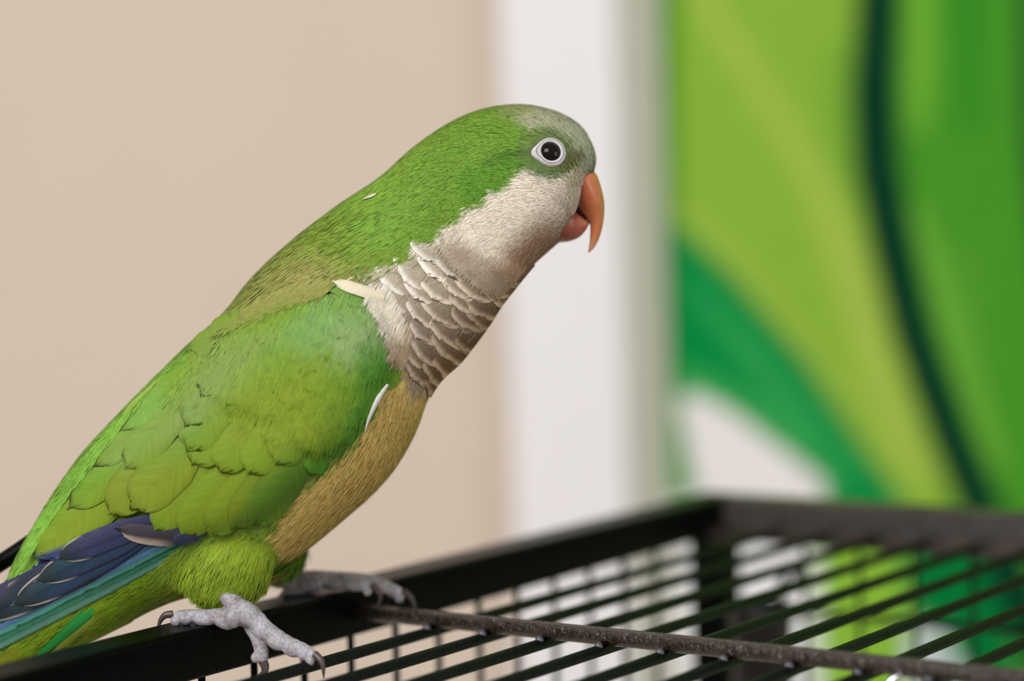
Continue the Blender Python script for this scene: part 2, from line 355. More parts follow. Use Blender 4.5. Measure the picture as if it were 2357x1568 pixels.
# chrome ring hanging under the cross bar
rc = cage(ABAR, 0, 0); d = ray(2082, 1590); t = ((ABAR - .001) / (d @ AX)); rp = CAM + d * t
bcr = rp @ BX
rp = cage(ABAR, bcr, .0031 - .0021 - .0047)
V = []
for i in range(40):
    a = 2 * math.pi * i / 40
    for j in range(10):
        c = 2 * math.pi * j / 10; R = .0052 + .0007 * math.cos(c)
        V.append(rp + (BX * .75 + AX * .66) * R * math.cos(a) + Z * R * math.sin(a) + (AX * .75 - BX * .66) * .0007 * math.sin(c))
F = [(i * 10 + j, i * 10 + (j + 1) % 10, ((i + 1) % 40) * 10 + (j + 1) % 10, ((i + 1) % 40) * 10 + j) for i in range(40) for j in range(10)]
rg = part('metal_ring', V, F, M['chrome'], None, label='small shiny steel ring hanging from the cage-top cross bar', category='ring')

# ------------------------------------------------------------------ the parrot
root_w = on_z(545, 1440, ZT + zh)
bird = empty('parrot', root_w, label='green parrot with pale grey face and barred breast standing on the cage rail', category='bird')
ST = [  # back outline, belly outline (photo pixels), half width (mm)
    ((1352, 420), (1312, 520), 3.0), ((1366, 396), (1297, 548), 5.4), ((1371, 372), (1283, 560), 8.2), ((1366, 343), (1262, 578), 11.0), ((1343, 300), (1235, 602), 13.6),
    ((1300, 267), (1207, 634), 15.2), ((1240, 247), (1180, 668), 16.0), ((1180, 242), (1152, 704), 16.2), ((1110, 253), (1125, 746), 16.4),
    ((1040, 281), (1093, 790), 17.0), ((962, 333), (1056, 836), 18.5), ((880, 404), (1016, 872), 20.5), ((790, 466), (986, 918), 22.8), ((690, 541), (964, 975), 24.6),
    ((600, 622), (942, 1022), 25.8), ((520, 715), (912, 1072), 26.2), ((440, 789), (866, 1127), 25.6), ((360, 866), (798, 1190), 24.2), ((281, 946), (716, 1258), 22.0),
    ((202, 1031), (625, 1318), 19.2), ((142, 1111), (515, 1350), 16.4), ((91, 1191), (400, 1385), 13.6), ((46, 1271), (310, 1425), 11.2), ((2, 1366), (190, 1485), 9.2),
    ((-70, 1462), (80, 1545), 7.2), ((-250, 1605), (-130, 1650), 5.0), ((-440, 1750), (-370, 1780), 2.5)]
S5 = np.array([[*a, *b, h] for a, b, h in ST], float)
NR, NS = 150, 48
S5 = catmull(S5, NR)
RING = np.zeros((NR, NS, 3))
for i, (ax_, ay_, bx_, by_, hw) in enumerate(S5):
    t = X(ax_, ay_, 0); bq = X(bx_, by_, 0); c = (t + bq) / 2; h = (t - bq) / 2
    for j in range(NS):
        a = 2 * math.pi * j / NS; ca, sa = math.cos(a), math.sin(a)
        cs = math.copysign(abs(ca) ** .92, ca); ss = math.copysign(abs(sa) ** .92, sa)
        RING[i, j] = c + h * cs + np.array([0, 0, hw * ss])
FLOW = np.gradient(RING, axis=0); FLOW /= np.linalg.norm(FLOW, axis=2)[..., None] + 1e-9
Vb = RING.reshape(-1, 3); Fb = grid_faces(NR, NS, True); Fb.append(tuple(range(NS))); Fb.append(tuple((NR - 1) * NS + j for j in range(NS))[::-1])
def ellipsoid(c, rx, ry, rz, tilt=0.0, n=24):
    V = []; F = []
    for i in range(n + 1):
        th = math.pi * i / n
        for j in range(n):
            ph = 2 * math.pi * j / n; p = np.array([rx * math.sin(th) * math.cos(ph), ry * math.cos(th), rz * math.sin(th) * math.sin(ph)])
            V.append(c + np.array([p[0] * math.cos(tilt) - p[1] * math.sin(tilt), p[0] * math.sin(tilt) + p[1] * math.cos(tilt), p[2]]))
    return np.array(V), grid_faces(n + 1, n, True)
TH_N = X(522, 1268, 11.0); TH_F = X(632, 1262, -13.5)
Vt, Ft = join((Vb, Fb), ellipsoid(TH_N, 11.6, 12.2, 7.4, .25), ellipsoid(TH_F, 8.4, 8.6, 6.5, .3))
tmp = bpy.data.objects.new('tmp_body', mesh_data('tmp_body', Vt / 1000.0, Ft)); col.objects.link(tmp)
md = tmp.modifiers.new('r', 'REMESH'); md.mode = 'VOXEL'; md.voxel_size = .0008
sm = tmp.modifiers.new('s', 'SMOOTH'); sm.iterations = 14; sm.factor = .5
dg = bpy.context.evaluated_depsgraph_get(); me = bpy.data.meshes.new_from_object(tmp.evaluated_get(dg))
bpy.data.objects.remove(tmp)
nv = len(me.vertices); BV = np.empty(nv * 3); me.vertices.foreach_get('co', BV); BV = BV.reshape(-1, 3) * 1000
BN = np.empty(nv * 3); me.vertices.foreach_get('normal', BN); BN = BN.reshape(-1, 3)

# --- depth map of the near side, so feathers lie on the body
GS = 8; GX0, GY0, GW, GH = -700, 100, 280, 220
def splat(P):
    g = np.full((GH, GW), -1e3); x, y = PX(P); ix = np.round((x - GX0) / GS).astype(int); iy = np.round((y - GY0) / GS).astype(int)
    ok = (ix >= 0) & (ix < GW) & (iy >= 0) & (iy < GH) & (P[:, 2] > -.5); np.maximum.at(g, (iy[ok], ix[ok]), P[ok, 2]); return g
def fill(g, steps=40, drop=1.2):
    g = g.copy()
    for s in range(steps):
        bad = g < -500
        if not bad.any(): break
        p = np.pad(g, 1, constant_values=-1e3); nb = np.stack([p[1 + dy:GH + 1 + dy, 1 + dx:GW + 1 + dx] for dy in (-1, 0, 1) for dx in (-1, 0, 1)])
        okn = nb > -500; cnt = okn.sum(0); av_ = np.where(okn, nb, 0).sum(0) / np.maximum(cnt, 1)
        g[bad & (cnt > 0)] = av_[bad & (cnt > 0)] - (drop if s > 0 else 0)
    g[g < -500] = -40; return g
def blur(g, n=2):
    for _ in range(n):
        p = np.pad(g, 1, mode='edge'); g = (p[:-2, 1:-1] + p[2:, 1:-1] + p[1:-1, :-2] + p[1:-1, 2:] + 2 * g) / 6
    return g
MAP = blur(fill(splat(BV)), 2)
def look(g, px, py):
    x = np.clip((np.asarray(px, float) - GX0) / GS, 0, GW - 1.001); y = np.clip((np.asarray(py, float) - GY0) / GS, 0, GH - 1.001)
    i = x.astype(int); j = y.astype(int); u = x - i; v = y - j
    return g[j, i] * (1 - u) * (1 - v) + g[j, i + 1] * u * (1 - v) + g[j + 1, i] * (1 - u) * v + g[j + 1, i + 1] * u * v

# --- plumage colours over the side view
PALE = [(1345, 398), (1300, 408), (1258, 402), (1226, 388), (1206, 396), (1194, 412), (1175, 435), (1138, 442), (1126, 470), (1078, 480), (1068, 502), (1026, 518), (1022, 548),
        (960, 556), (976, 588), (884, 604), (905, 628), (824, 636), (762, 643), (836, 674), (880, 706), (906, 770), (910, 800), (935, 850), (960, 930), (1100, 900), (1300, 700), (1400, 520)]
BREAST = [(1010, 560), (1060, 530), (1120, 570), (1215, 640), (1180, 700), (1050, 850), (985, 925), (940, 915), (915, 850), (906, 780), (880, 705), (835, 660), (890, 612), (960, 590)]
BELLY = [(908, 795), (960, 905), (1030, 885), (1060, 960), (960, 1120), (760, 1300), (620, 1360), (585, 1330), (640, 1250), (700, 1130), (830, 1010), (880, 900)]
HEADG = [(1190, 230), (1230, 300), (1240, 330), (1225, 390), (1130, 470), (1070, 500), (1020, 555), (960, 590), (860, 560), (830, 500), (880, 390), (980, 300), (1080, 240)]
BODY_LAYERS = [
    ([(620, 560), (860, 400), (1000, 520), (960, 590), (880, 606), (700, 640), (560, 690)], (118, 146, 48), 60),
    ([(545, 690), (620, 600), (720, 540), (800, 575), (880, 604), (830, 640), (720, 645), (640, 690), (560, 740)], (138, 140, 72), 30, .85),
    (strip_poly([(600, 640), (680, 610), (770, 620), (840, 636)], [10, 30, 34, 20]), (160, 146, 92), 18, .4),
    (HEADG, (112, 152, 50), 40),
    (strip_poly([(1190, 244), (1100, 258), (1000, 312), (900, 395), (800, 470)], [20, 40, 50, 50, 30]), (124, 164, 56), 24, .8),
    ([(1062, 402), (1115, 372), (1195, 352), (1222, 372), (1210, 396), (1178, 436), (1138, 444), (1110, 474), (1072, 450)], (80, 138, 34), 16, .6),
    (strip_poly([(1232, 350), (1195, 352), (1140, 366)], [14, 16, 6]), (52, 92, 24), 8, .8),
    ([(1178, 232), (1210, 284), (1238, 300), (1258, 297), (1285, 314), (1310, 342), (1325, 362), (1340, 400), (1400, 400), (1400, 300), (1320, 250), (1240, 220)], (176, 178, 146), 12),
    ([(1330, 300), (1400, 300), (1400, 410), (1345, 400)], (196, 204, 176), 14),
    ([(1170, 225), (1250, 240), (1245, 262), (1205, 275), (1160, 262)], (146, 160, 92), 22, .8),
    (PALE, (228, 217, 201), 7),
    ([(1268 + 60 * math.cos(a), 354 + 56 * math.sin(a)) for a in np.linspace(0, 6.28, 16)], (104, 122, 74), 12, .85),
    ([(1298, 375), (1345, 350), (1352, 372), (1330, 392), (1300, 405)], (104, 98, 66), 9, .8),
    ([(1225, 382), (1285, 396), (1310, 408), (1280, 416), (1240, 400)], (98, 122, 76), 7, .8),
    ([(1306, 405), (1350, 395), (1330, 450), (1318, 520), (1305, 520), (1312, 450)], (190, 180, 150), 9, .7),
    ([(1150, 590), (1250, 510), (1320, 530), (1300, 590), (1180, 700), (1120, 660)], (166, 130, 98), 36, .9),
    (BREAST, (156, 138, 116), 20, .8),
    (BELLY, (212, 186, 108), 12),
    (strip_poly([(1025, 890), (965, 1000), (930, 1060), (850, 1150), (720, 1262)], 40), (190, 176, 92), 24, .6),
    ([(370, 1390), (410, 1260), (560, 1190), (650, 1230), (655, 1290), (610, 1350), (560, 1420), (400, 1420)], (140, 168, 44), 18),
    ([(640, 1262), (700, 1262), (740, 1300), (690, 1340), (640, 1340)], (92, 128, 30), 5),
    ([(-600, 1900), (60, 1450), (380, 1300), (420, 1400), (200, 1520), (-300, 1900)], (116, 150, 26), 16),
    ([(-500, 1760), (20, 1280), (300, 900), (420, 790), (470, 790), (260, 1030), (80, 1290), (40, 1330), (-300, 1750)], (126, 176, 66), 14)]
def plum(px, py): return paint(px, py, (114, 150, 54), BODY_LAYERS)
Pm = BV.copy(); Pm[:, 2] = np.abs(Pm[:, 2]); bpx, bpy_ = PX(Pm)
set_col(me, plum(bpx, bpy_) * .8)
wv_ = W(BV) - root_w; me.vertices.foreach_set('co', wv_.ravel()); me.polygons.foreach_set('use_smooth', [True] * len(me.polygons)); me.materials.clear(); me.update()
body = put('body', me, M['body'], bird)

# --- wing shell on each side
WING = [(735, 668), (800, 662), (850, 684), (888, 725), (908, 780), (916, 835), (900, 880), (872, 925), (848, 972), (822, 1015), (760, 1062), (705, 1118), (640, 1180), (585, 1212), (520, 1225), (440, 1238), (330, 1300), (180, 1372), (0, 1452), (-200, 1545), (-330, 1620), (-290, 1560), (-100, 1420), (20, 1335), (70, 1285), (140, 1165), (200, 1075), (270, 985), (370, 880), (470, 785), (560, 715), (640, 680)]
gy_, gx_ = np.mgrid[0:GH, 0:GW]; GPX = GX0 + gx_ * GS; GPY = GY0 + gy_ * GS
sdw = sdf(GPX, GPY, WING)
front = np.clip((GPX - 250) / 500, 0, 1)
THK = 1.2 + 3.2 * front
WMAP = blur(MAP + np.where(sdw < 0, THK * (1 - np.exp(sdw / 34.0)), 0), 1)
def wing_shell(sign):
    st = 14; xs = np.arange(-340, 930, st); ys = np.arange(650, 1640, st); XX, YY = np.meshgrid(xs, ys, indexing='ij')
    s = sdf(XX, YY, WING); idx = -np.ones(XX.shape, int); V = []; C = []
    keep = s < st * .8
    for i, j in zip(*np.nonzero(keep)):
        idx[i, j] = len(V); w = look(WMAP, XX[i, j], YY[i, j]) + .05 if s[i, j] < -st else look(MAP, XX[i, j], YY[i, j]) - .8
        V.append(X(XX[i, j], YY[i, j], w)); C.append((XX[i, j], YY[i, j]))
    F = [(idx[i, j], idx[i, j + 1], idx[i + 1, j + 1], idx[i + 1, j]) for i in range(len(xs) - 1) for j in range(len(ys) - 1) if min(idx[i, j], idx[i, j + 1], idx[i + 1, j + 1], idx[i + 1, j]) >= 0]
    V = np.array(V); C = np.array(C)
    if sign < 0: V[:, 2] *= -1; F = [f[::-1] for f in F]
    return part('wing', W(V), F, M['body'], bird, colors=wing_col(C[:, 0], C[:, 1]) * .85)
WL = [
    ([(740, 665), (860, 680), (905, 760), (880, 800), (760, 790), (640, 760)], (118, 156, 82), 40),
    ([(780, 720), (880, 700), (905, 780), (850, 830), (760, 800)], (138, 164, 106), 34, .8),
    ([(830, 780), (905, 770), (925, 840), (880, 930), (800, 1080), (700, 1150), (660, 1150), (780, 1000), (830, 900)], (72, 132, 40), 26, .85),
    ([(500, 760), (640, 740), (560, 860), (440, 1000), (360, 1010), (430, 880)], (128, 150, 82), 40, .7),
    ([(300, 900), (420, 880), (380, 990), (290, 1090), (210, 1090)], (124, 158, 72), 30, .7),
    ([(560, 860), (740, 820), (760, 980), (620, 1060), (440, 1060)], (128, 148, 40), 50, .8),
    ([(440, 1060), (640, 1080), (600, 1180), (460, 1240), (340, 1220), (60, 1300), (90, 1250), (260, 1090)], (124, 146, 34), 30, .9),
    ([(590, 1110), (720, 1040), (720, 1120), (600, 1215), (540, 1215)], (84, 132, 38), 26, .8),
    ([(-400, 1700), (60, 1290), (260, 1215), (440, 1238), (0, 1480)], (52, 62, 112), 8)]
def wing_col(px, py): return paint(np.asarray(px, float), np.asarray(py, float), (114, 148, 42), WL)
wing = wing_shell(1); wing_shell(-1)

# --- single feathers laid on the surface
ALLV = []
SIL = np.vstack([S5[:, :2], S5[::-1, 2:4]]); SDS = sdf(GPX, GPY, SIL); SGX = np.gradient(blur(SDS, 3), axis=1); SGY = np.gradient(blur(SDS, 3), axis=0)
def inside(q, m=4.5):                                            # keep a vane from sticking out past the body outline
    s = look(SDS, q[0], q[1])
    if s > m and q[0] > 60:
        g = np.array([look(SGX, q[0], q[1]), look(SGY, q[0], q[1])]); g /= np.linalg.norm(g) + 1e-6; return q - g * (s - m)
    return q
def feather(name, parent, root, tip, width, colfn, gmap=None, mat='feather', lift=(.1, .9), camber=.5, shape='round', bend=0.0, ns=7, nt=11, dz=0.0, seed=None, jag=.06, **kw):
    r = np.array(root, float); t_ = np.array(tip, float); d = t_ - r; L = np.linalg.norm(d); d /= L; n = np.array([-d[1], d[0]])
    T = np.linspace(0, 1, nt) ** .85; S = np.linspace(-1, 1, ns); g = WMAP if gmap is None else gmap
    rg_ = np.random.default_rng(seed if seed is not None else int(abs(r[0] * 13 + r[1] * 7)))
    P = []; UV = []; SS = []; TT = []; jg = rg_.uniform(-1, .35, ns) * jag; jg[0] = jg[-1] = 0
    for t in T:
        if shape == 'round': pr = (.55 + .45 * min(t / .35, 1)) * (1 - max((t - .62) / .38, 0) ** 2.4) ** .5 if t < 1 else .0
        elif shape == 'long': pr = (.6 + .4 * min(t / .3, 1)) * (1 - max((t - .8) / .2, 0) ** 2.2) ** .5 if t < 1 else .0
        else: pr = (.5 + .5 * min(t / .3, 1)) * (1 - max((t - .3) / .7, 0) ** 1.6) if t < 1 else .0
        for js, s in enumerate(S):
            q = r + d * L * (t - .06 * abs(s) * t + jg[js] * t ** 5) + n * width / 2 * pr * s + n * bend * L * 4 * t * (1 - t)
            q = inside(q)
            w = look(g, q[0], q[1]) + lift[0] + (lift[1] - lift[0]) * t ** 1.3 + camber * (1 - s * s) * pr - camber * .3 + dz
            P.append((q[0], q[1], w)); UV.append((s, t * L / max(width, 1))); SS.append(s * pr); TT.append(t)
    P = np.array(P); V = X(P[:, 0], P[:, 1], P[:, 2]); ALLV.append(V); SS = np.array(SS); TT = np.array(TT)
    E_ = np.tile(S, nt)
    return part(name, W(V), grid_faces(nt, ns), M[mat], parent, colors=colfn(P[:, 0], P[:, 1], E_, TT), uvs=np.array(UV), **kw)
def covert_col(edge=.72, var=.12, tint=(1, 1, 1), tipdark=0.0, pale=False):
    k = 1 + rng.normal(0, var * .5); tn = np.array(tint) * (1 + rng.normal(0, .04, 3))
    def f(px, py, s, t):
        c = wing_col(px, py) * k * tn
        e = np.clip((t - .80) / .2, 0, 1) ** 2 + .6 * np.clip((np.abs(s) - .66) / .34, 0, 1) ** 2
        e = np.clip(e, 0, 1)[:, None]; c = c * (1 - e) + c * edge * e
        if tipdark:
            e2 = np.clip((t - .93) / .05, 0, 1)[:, None] * tipdark; c = c * (1 - e2) + lin((88, 74, 48)) * e2
        if pale: e3 = (np.clip((s - .84) / .1, 0, 1) * np.clip((t - .25) / .2, 0, 1) * np.clip((.95 - t) / .1, 0, 1))[:, None] * .75; c = c * (1 - e3) + lin((176, 186, 82)) * e3
        mid = np.exp(-(s / .09) ** 2)[:, None] * .06; return c * (1 - mid)
    return f
def wdir(px, py):
    a = np.interp(px, [150, 400, 650, 900], [133, 122, 112, 102]); return np.array([math.cos(math.radians(a)), math.sin(math.radians(a))])
cov = dict(group='wing feathers')
# flight feathers: outer primaries lowest, secondaries above
def flight_col(base, edge, tip=None, white=False, side=1):
    B_, E_ = lin(base), lin(edge); Tp = lin(tip) if tip else None
    def f(px, py, s, t):
        k = np.clip(s * side * .9 + .1, 0, 1)[:, None]; c = B_ * (1 - k) + E_ * k
        k2 = np.clip((s * side - .80) / .1, 0, 1)[:, None] * .75; c = c * (1 - k2) + lin((10, 26, 26)) * k2
        k3 = np.exp(-((s * side - .15) / .12) ** 2)[:, None] * .35; c = c * (1 - k3)
        if Tp is not None: a = np.clip((t - .72) / .2, 0, 1)[:, None]; c = c * (1 - a) + Tp * a
        if white:
            a = (np.clip((np.abs(s) - .88) / .06, 0, 1) * np.clip((t - .72) / .1, 0, 1) + np.clip((t - .985) / .01, 0, 1)); a = np.clip(a, 0, 1)[:, None]; c = c * (1 - a) + lin((206, 190, 178)) * a
        return c
    return f
pcs = [((34, 84, 82), (104, 166, 138)), ((16, 62, 56), (64, 148, 104)), ((84, 140, 160), (70, 158, 118)), ((98, 138, 188), (72, 112, 158)), ((58, 78, 126), (50, 104, 100)), ((54, 60, 98), (54, 70, 104)), ((52, 52, 84), (46, 58, 92)), ((48, 48, 80), (44, 54, 88))]
prim = [((458 - 5 * i, 1240 - 9 * i), (-330 + 6 * i, 1642 - 19 * i), 40 + 2 * i, *pcs[i]) for i in range(8)]
for i, (r_, t_, w_, b_, e_) in enumerate(prim):
    feather('primary_feather', wing, r_, t_, w_, flight_col(b_, e_, side=-1), mat='flight', lift=(-.4, .5), camber=.3, shape='long', dz=.7 + .11 * i, nt=22, ns=13, jag=0)
sec = [((330, 1236), (-70, 1432), 84, (34, 44, 62), (30, 64, 72)), ((350, 1222), (20, 1397), 74, (32, 68, 80), (42, 58, 98)), ((360, 1210), (76, 1341), 66, (34, 66, 80), (46, 56, 94)), ((360, 1196), (126, 1287), 60, (52, 54, 88), (48, 58, 96))]
for i, (r_, t_, w_, b_, e_) in enumerate(sec):
    feather('secondary_feather', wing, r_, t_, w_, flight_col(b_, e_, (26, 40, 44), True, -1), mat='flight', lift=(-.6, .4), camber=.3, dz=1.6 + .14 * i, shape='round', nt=30, ns=21, jag=.01)
def pc_col(px, py, s, t):
    c = np.empty((len(s), 3)); c[:] = lin((62, 58, 66)); a = np.clip((-s - .25) / .5, 0, 1)[:, None] * np.clip((t - .25) / .2, 0, 1)[:, None]; return c * (1 - a) + lin((186, 168, 156)) * a
feather('primary_covert', wing, (452, 1232), (262, 1216), 46, pc_col, dz=1.75, shape='round', bend=-.05, lift=(.2, .6), ns=11)
feather('primary_covert', wing, (470, 1224), (392, 1246), 34, lambda px, py, s, t: np.tile(lin((58, 66, 92)), (len(s), 1)), dz=1.5)
# tertials and greater coverts, drawn one by one from the tip upwards
big = [((312, 1072), (72, 1292), 118, .6, 0), ((470, 1075), (352, 1226), 92, .72, 0), ((520, 1085), (415, 1238), 92, .72, 0), ((585, 1085), (478, 1236), 90, .7, 0), ((640, 1072), (530, 1222), 88, .66, 0), ((705, 1030), (574, 1216), 96, .62, 0),
       ((400, 1010), (244, 1190), 104, .66, 0), ((450, 1020), (296, 1176), 112, .62, 0), ((358, 994), (152, 1176), 84, .7, .9), ((430, 890), (284, 1086), 100, .7, .4), ((404, 908), (210, 1078), 74, .66, .6), ((444, 842), (270, 996), 62, .7, .8)]
for i, (r_, t_, w_, e_, td) in enumerate(big):
    feather('tertial_feather' if i in (0, 8, 9, 10, 11) else 'greater_covert', wing, r_, t_, w_, covert_col(e_, .08, tipdark=td, pale=i in (0, 8, 9, 10, 11)), dz=.06 * i, lift=(.0, (2.6, 2.4, 2.2, 1.8, 1.5, 1.2, 2.3, 2.4, 1.3, 1.1, 1.0, .9)[i]), camber=.4, nt=18, ns=19, jag=.04)
# median coverts
med = [((760, 925), (700, 1045), 92), ((700, 960), (632, 1072), 92), ((640, 975), (568, 1094), 96), ((575, 975), (500, 1088), 92), ((520, 960), (440, 1074), 92), ((510, 900), (428, 1044), 96), ((520, 850), (424, 986), 92), ((560, 790), (462, 916), 90), ((610, 830), (520, 938), 88)]
for i, (r_, t_, w_) in enumerate(med):
    feather('median_covert', wing, r_, t_, w_, covert_col(.72, .08), dz=.1 * (i % 2), lift=(.1, 1.15), camber=.4, ns=19, nt=14, jag=.09)
# lesser coverts in staggered rows over the shoulder
LESS = [(735, 668), (800, 662), (850, 684), (888, 725), (908, 780), (914, 835), (900, 880), (872, 925), (848, 965), (815, 1005), (760, 1040), (690, 1020), (600, 985), (540, 965), (455, 925), (380, 905), (330, 930), (400, 850), (470, 790), (560, 715), (640, 680)]
cnt = 0
for row in range(0, 16):
    for k in range(-6, 26):
        q = np.array([470.0, 990.0]) + np.array([.86, -.51]) * (k * 54 + (row % 2) * 27) + np.array([-.40, -.92]) * (row * 40) + np.array([300, 60])
        q += rng.normal(0, 5, 2); px_, py_ = q
        if sdf(np.array([px_]), np.array([py_]), LESS)[0] > -4: continue
        d_ = wdir(px_, py_); L = 104; tip = q + d_ * 12; root_ = tip - d_ * L
        s = sdf(np.array([root_[0]]), np.array([root_[1]]), WING)[0]
        if s > -6: root_ = tip - d_ * max(34, L - s - 20)
        feather('lesser_covert', wing, root_, tip, 76, covert_col(.80, .10), dz=.0, lift=(.05, .62), camber=.25, ns=17, nt=11, jag=.05); cnt += 1
# marginal coverts along the leading edge
for (x_, y_) in [(884, 850), (876, 884), (858, 918), (842, 952), (822, 986), (796, 1014), (764, 1046), (726, 1085)]:
    tip = np.array([x_ - 14, y_ + 8.]); d_ = np.array([-.5, .86])
    feather('marginal_covert', wing, tip - d_ * 62, tip, 54, covert_col(.6, .10), dz=.0, lift=(.1, .9), camber=.4, ns=15, nt=11, jag=.08)
flatc = lambda rgb, k=.1: (lambda px, py, s, t: np.tile(lin(rgb), (len(s), 1)) * (1 - k * np.clip((np.abs(s) - .5) * 2, 0, 1))[:, None])
feather('pale_shoulder_feather', bird, (884, 686), (762, 646), 27, flatc((222, 214, 186)), dz=.9, lift=(.1, .5), shape='round', ns=15, jag=.08)
feather('white_flank_feather', bird, (893, 885), (836, 1004), 13, flatc((232, 226, 220)), gmap=MAP, dz=2.6, lift=(.2, .2), shape='taper', bend=.05)
feather('white_nape_fluff', bird, (866, 446), (832, 460), 7, flatc((206, 206, 180)), gmap=MAP, dz=.25, lift=(.1, .5), shape='taper', jag=.2)
# undertail feathers
for r_, t_, w_, c_, dz_ in [((330, 1330), (-60, 1520), 80, (96, 118, 18), .0), ((260, 1400), (-30, 1590), 60, (112, 132, 26), .3), ((330, 1306), (20, 1568), 32, (42, 150, 68), 1.2), ((330, 1330), (60, 1556), 26, (140, 158, 56), 1.0), ((150, 1430), (-80, 1590), 60, (118, 128, 20), .5), ((310, 1412), (110, 1535), 46, (112, 140, 30), .3)]:
    feather('tail_covert', bird, r_, t_, w_, flatc(c_, .35), gmap=MAP, dz=dz_, lift=(-2.0 if dz_ > .9 else -1.0, .5), camber=.3, shape='taper', nt=18, ns=9)
for r_, t_, w_, c_ in [((-40, 1440), (-560, 1830), 60, (70, 150, 60)), ((-40, 1470), (-520, 1850), 50, (60, 90, 130)), ((-30, 1500), (-470, 1850), 44, (90, 150, 40))]:
    a_ = np.array(r_, float); b_ = np.array(t_, float); d_ = (b_ - a_) / np.linalg.norm(b_ - a_); n_ = np.array([-d_[1], d_[0]])
    P = []; 
    for t in np.linspace(0, 1, 12):
        for s in np.linspace(-1, 1, 5):
            q = a_ + (b_ - a_) * t + n_ * w_ / 2 * s * (1 - max((t - .8) / .2, 0) ** 2 * .9); P.append(X(q[0], q[1], 4 - 3 * s * s))
    part('tail_feather', W(np.array(P)), grid_faces(12, 5), M['flight'], bird, colors=np.tile(lin(c_), (60, 1)), uvs=np.array([(s, t * 6) for t in np.linspace(0, 1, 12) for s in np.linspace(-1, 1, 5)]))
# scalloped breast feathers
fa = np.array([-.56, .83]); fb = np.array([.83, .56]); o0 = np.array([1120., 560.])
def br_col(px, py):
    tt = np.clip(((px - 900) * .62 + (py - 640) * .62) / 205, 0, 1)[:, None]
    return lin((182, 172, 154)) * (1 - tt) + lin((106, 80, 55)) * tt, lin((240, 233, 224)) * (1 - tt) + lin((200, 174, 140)) * tt
for row in range(0, 12):
    for k in range(-7, 6):
        q = o0 + fa * (row * 31) + fb * (k * 66 + (row % 2) * 33) + rng.normal(0, 6, 2)
        if sdf(np.array([q[0]]), np.array([q[1]]), BREAST)[0] > -2: continue
        ang = rng.normal(0, .08) + np.interp(q[0] - .4 * (q[1] - 700), [900, 1150], [.25, -.12])
        d_ = np.array([fa[0] * math.cos(ang) - fa[1] * math.sin(ang), fa[0] * math.sin(ang) + fa[1] * math.cos(ang)])
        kb = 1 + rng.normal(0, .08)
        def bf(px, py, s, t, kb=kb):
            c, e = br_col(px, py); a = np.clip(np.clip((t + .10 * s * s - .74) / .16, 0, 1) + .5 * np.clip((np.abs(s) - .84) / .12, 0, 1) * np.clip((t - .4) / .3, 0, 1), 0, 1)[:, None]
            return (c * (1 - a) + e * a) * kb
        feather('breast_feather', bird, q - d_ * 50, q + d_ * 24, 104 * rng.uniform(.85, 1.2), bf, gmap=MAP, lift=(-.25, .28), camber=.2, ns=21, nt=16, seed=row * 40 + k, jag=.10)

# --- fine plumage: thousands of hair-fine contour feathers
tri = []
me.calc_loop_triangles(); lt = np.empty(len(me.loop_triangles) * 3, int); me.loop_triangles.foreach_get('vertices', lt); lt = lt.reshape(-1, 3)
a_, b_, c_ = BV[lt[:, 0]], BV[lt[:, 1]], BV[lt[:, 2]]; ar = np.linalg.norm(np.cross(b_ - a_, c_ - a_), axis=1) / 2
cen = (a_ + b_ + c_) / 3; cm = cen.copy(); cm[:, 2] = np.abs(cm[:, 2]); cx_, cy_ = PX(cm)
headw = np.clip((cx_ - 850) / 150, 0, 1)
dens = 1.4 + 5.0 * headw
dens *= np.where(cen[:, 2] < -3, .35, 1.0); dens *= np.where(cx_ < -40, .3, 1.0)
sW = sdf(cx_, cy_, WING); dens *= np.where(sW < -20, .02, 1.0); sB = sdf(cx_, cy_, BREAST); dens *= np.where(sB < -12, .15, 1.0)
thn = np.linalg.norm((cen - TH_N) / np.array([12, 12, 9]), axis=1) < 1.15; dens *= np.where(thn, 5.0, 1.0)
pr = ar * dens; pr /= pr.sum(); NPL = 84000
ti = rng.choice(len(lt), NPL, p=pr); u = rng.random((NPL, 2)); fl = u.sum(1) > 1; u[fl] = 1 - u[fl]
P0 = a_[ti] + (b_[ti] - a_[ti]) * u[:, :1] + (c_[ti] - a_[ti]) * u[:, 1:]
N0 = BN[lt[ti]].mean(1); N0 /= np.linalg.norm(N0, axis=1)[:, None]
RP = RING.reshape(-1, 3); RF = FLOW.reshape(-1, 3); near = np.empty(NPL, int)
for s in range(0, NPL, 2000): near[s:s + 2000] = ((P0[s:s + 2000, None, :] - RP[None]) ** 2).sum(2).argmin(1)
F0 = RF[near].copy()
tn_ = np.linalg.norm((P0 - TH_N) / np.array([12, 12, 9]), axis=1); k = np.clip(1.35 - tn_, 0, .4)[:, None] / .4
F0 = F0 * (1 - k) + np.array([-.42, -.9, -.05]) * k
Pm = P0.copy(); Pm[:, 2] = np.abs(Pm[:, 2]); px_, py_ = PX(Pm)
ear = cover(px_, py_, [(1062, 402), (1115, 372), (1222, 352), (1210, 396), (1178, 436), (1138, 444), (1090, 474), (1072, 450)], 12)[:, None]
F0 = F0 * (1 - .6 * ear) + np.array([-1, -.12, 0]) * .6 * ear
F0 += rng.normal(0, .10, F0.shape); F0 -= N0 * (F0 * N0).sum(1)[:, None]; F0 /= np.linalg.norm(F0, axis=1)[:, None]
S0 = np.cross(N0, F0)
hd = np.clip((px_ - 860) / 160, 0, 1); isth = (k[:, 0] > .2)
Lq = (5.6 * (1 - hd) + 2.5 * hd) * rng.uniform(.7, 1.25, NPL); Wq = (.55 * (1 - hd) + .24 * hd) * rng.uniform(.7, 1.3, NPL)
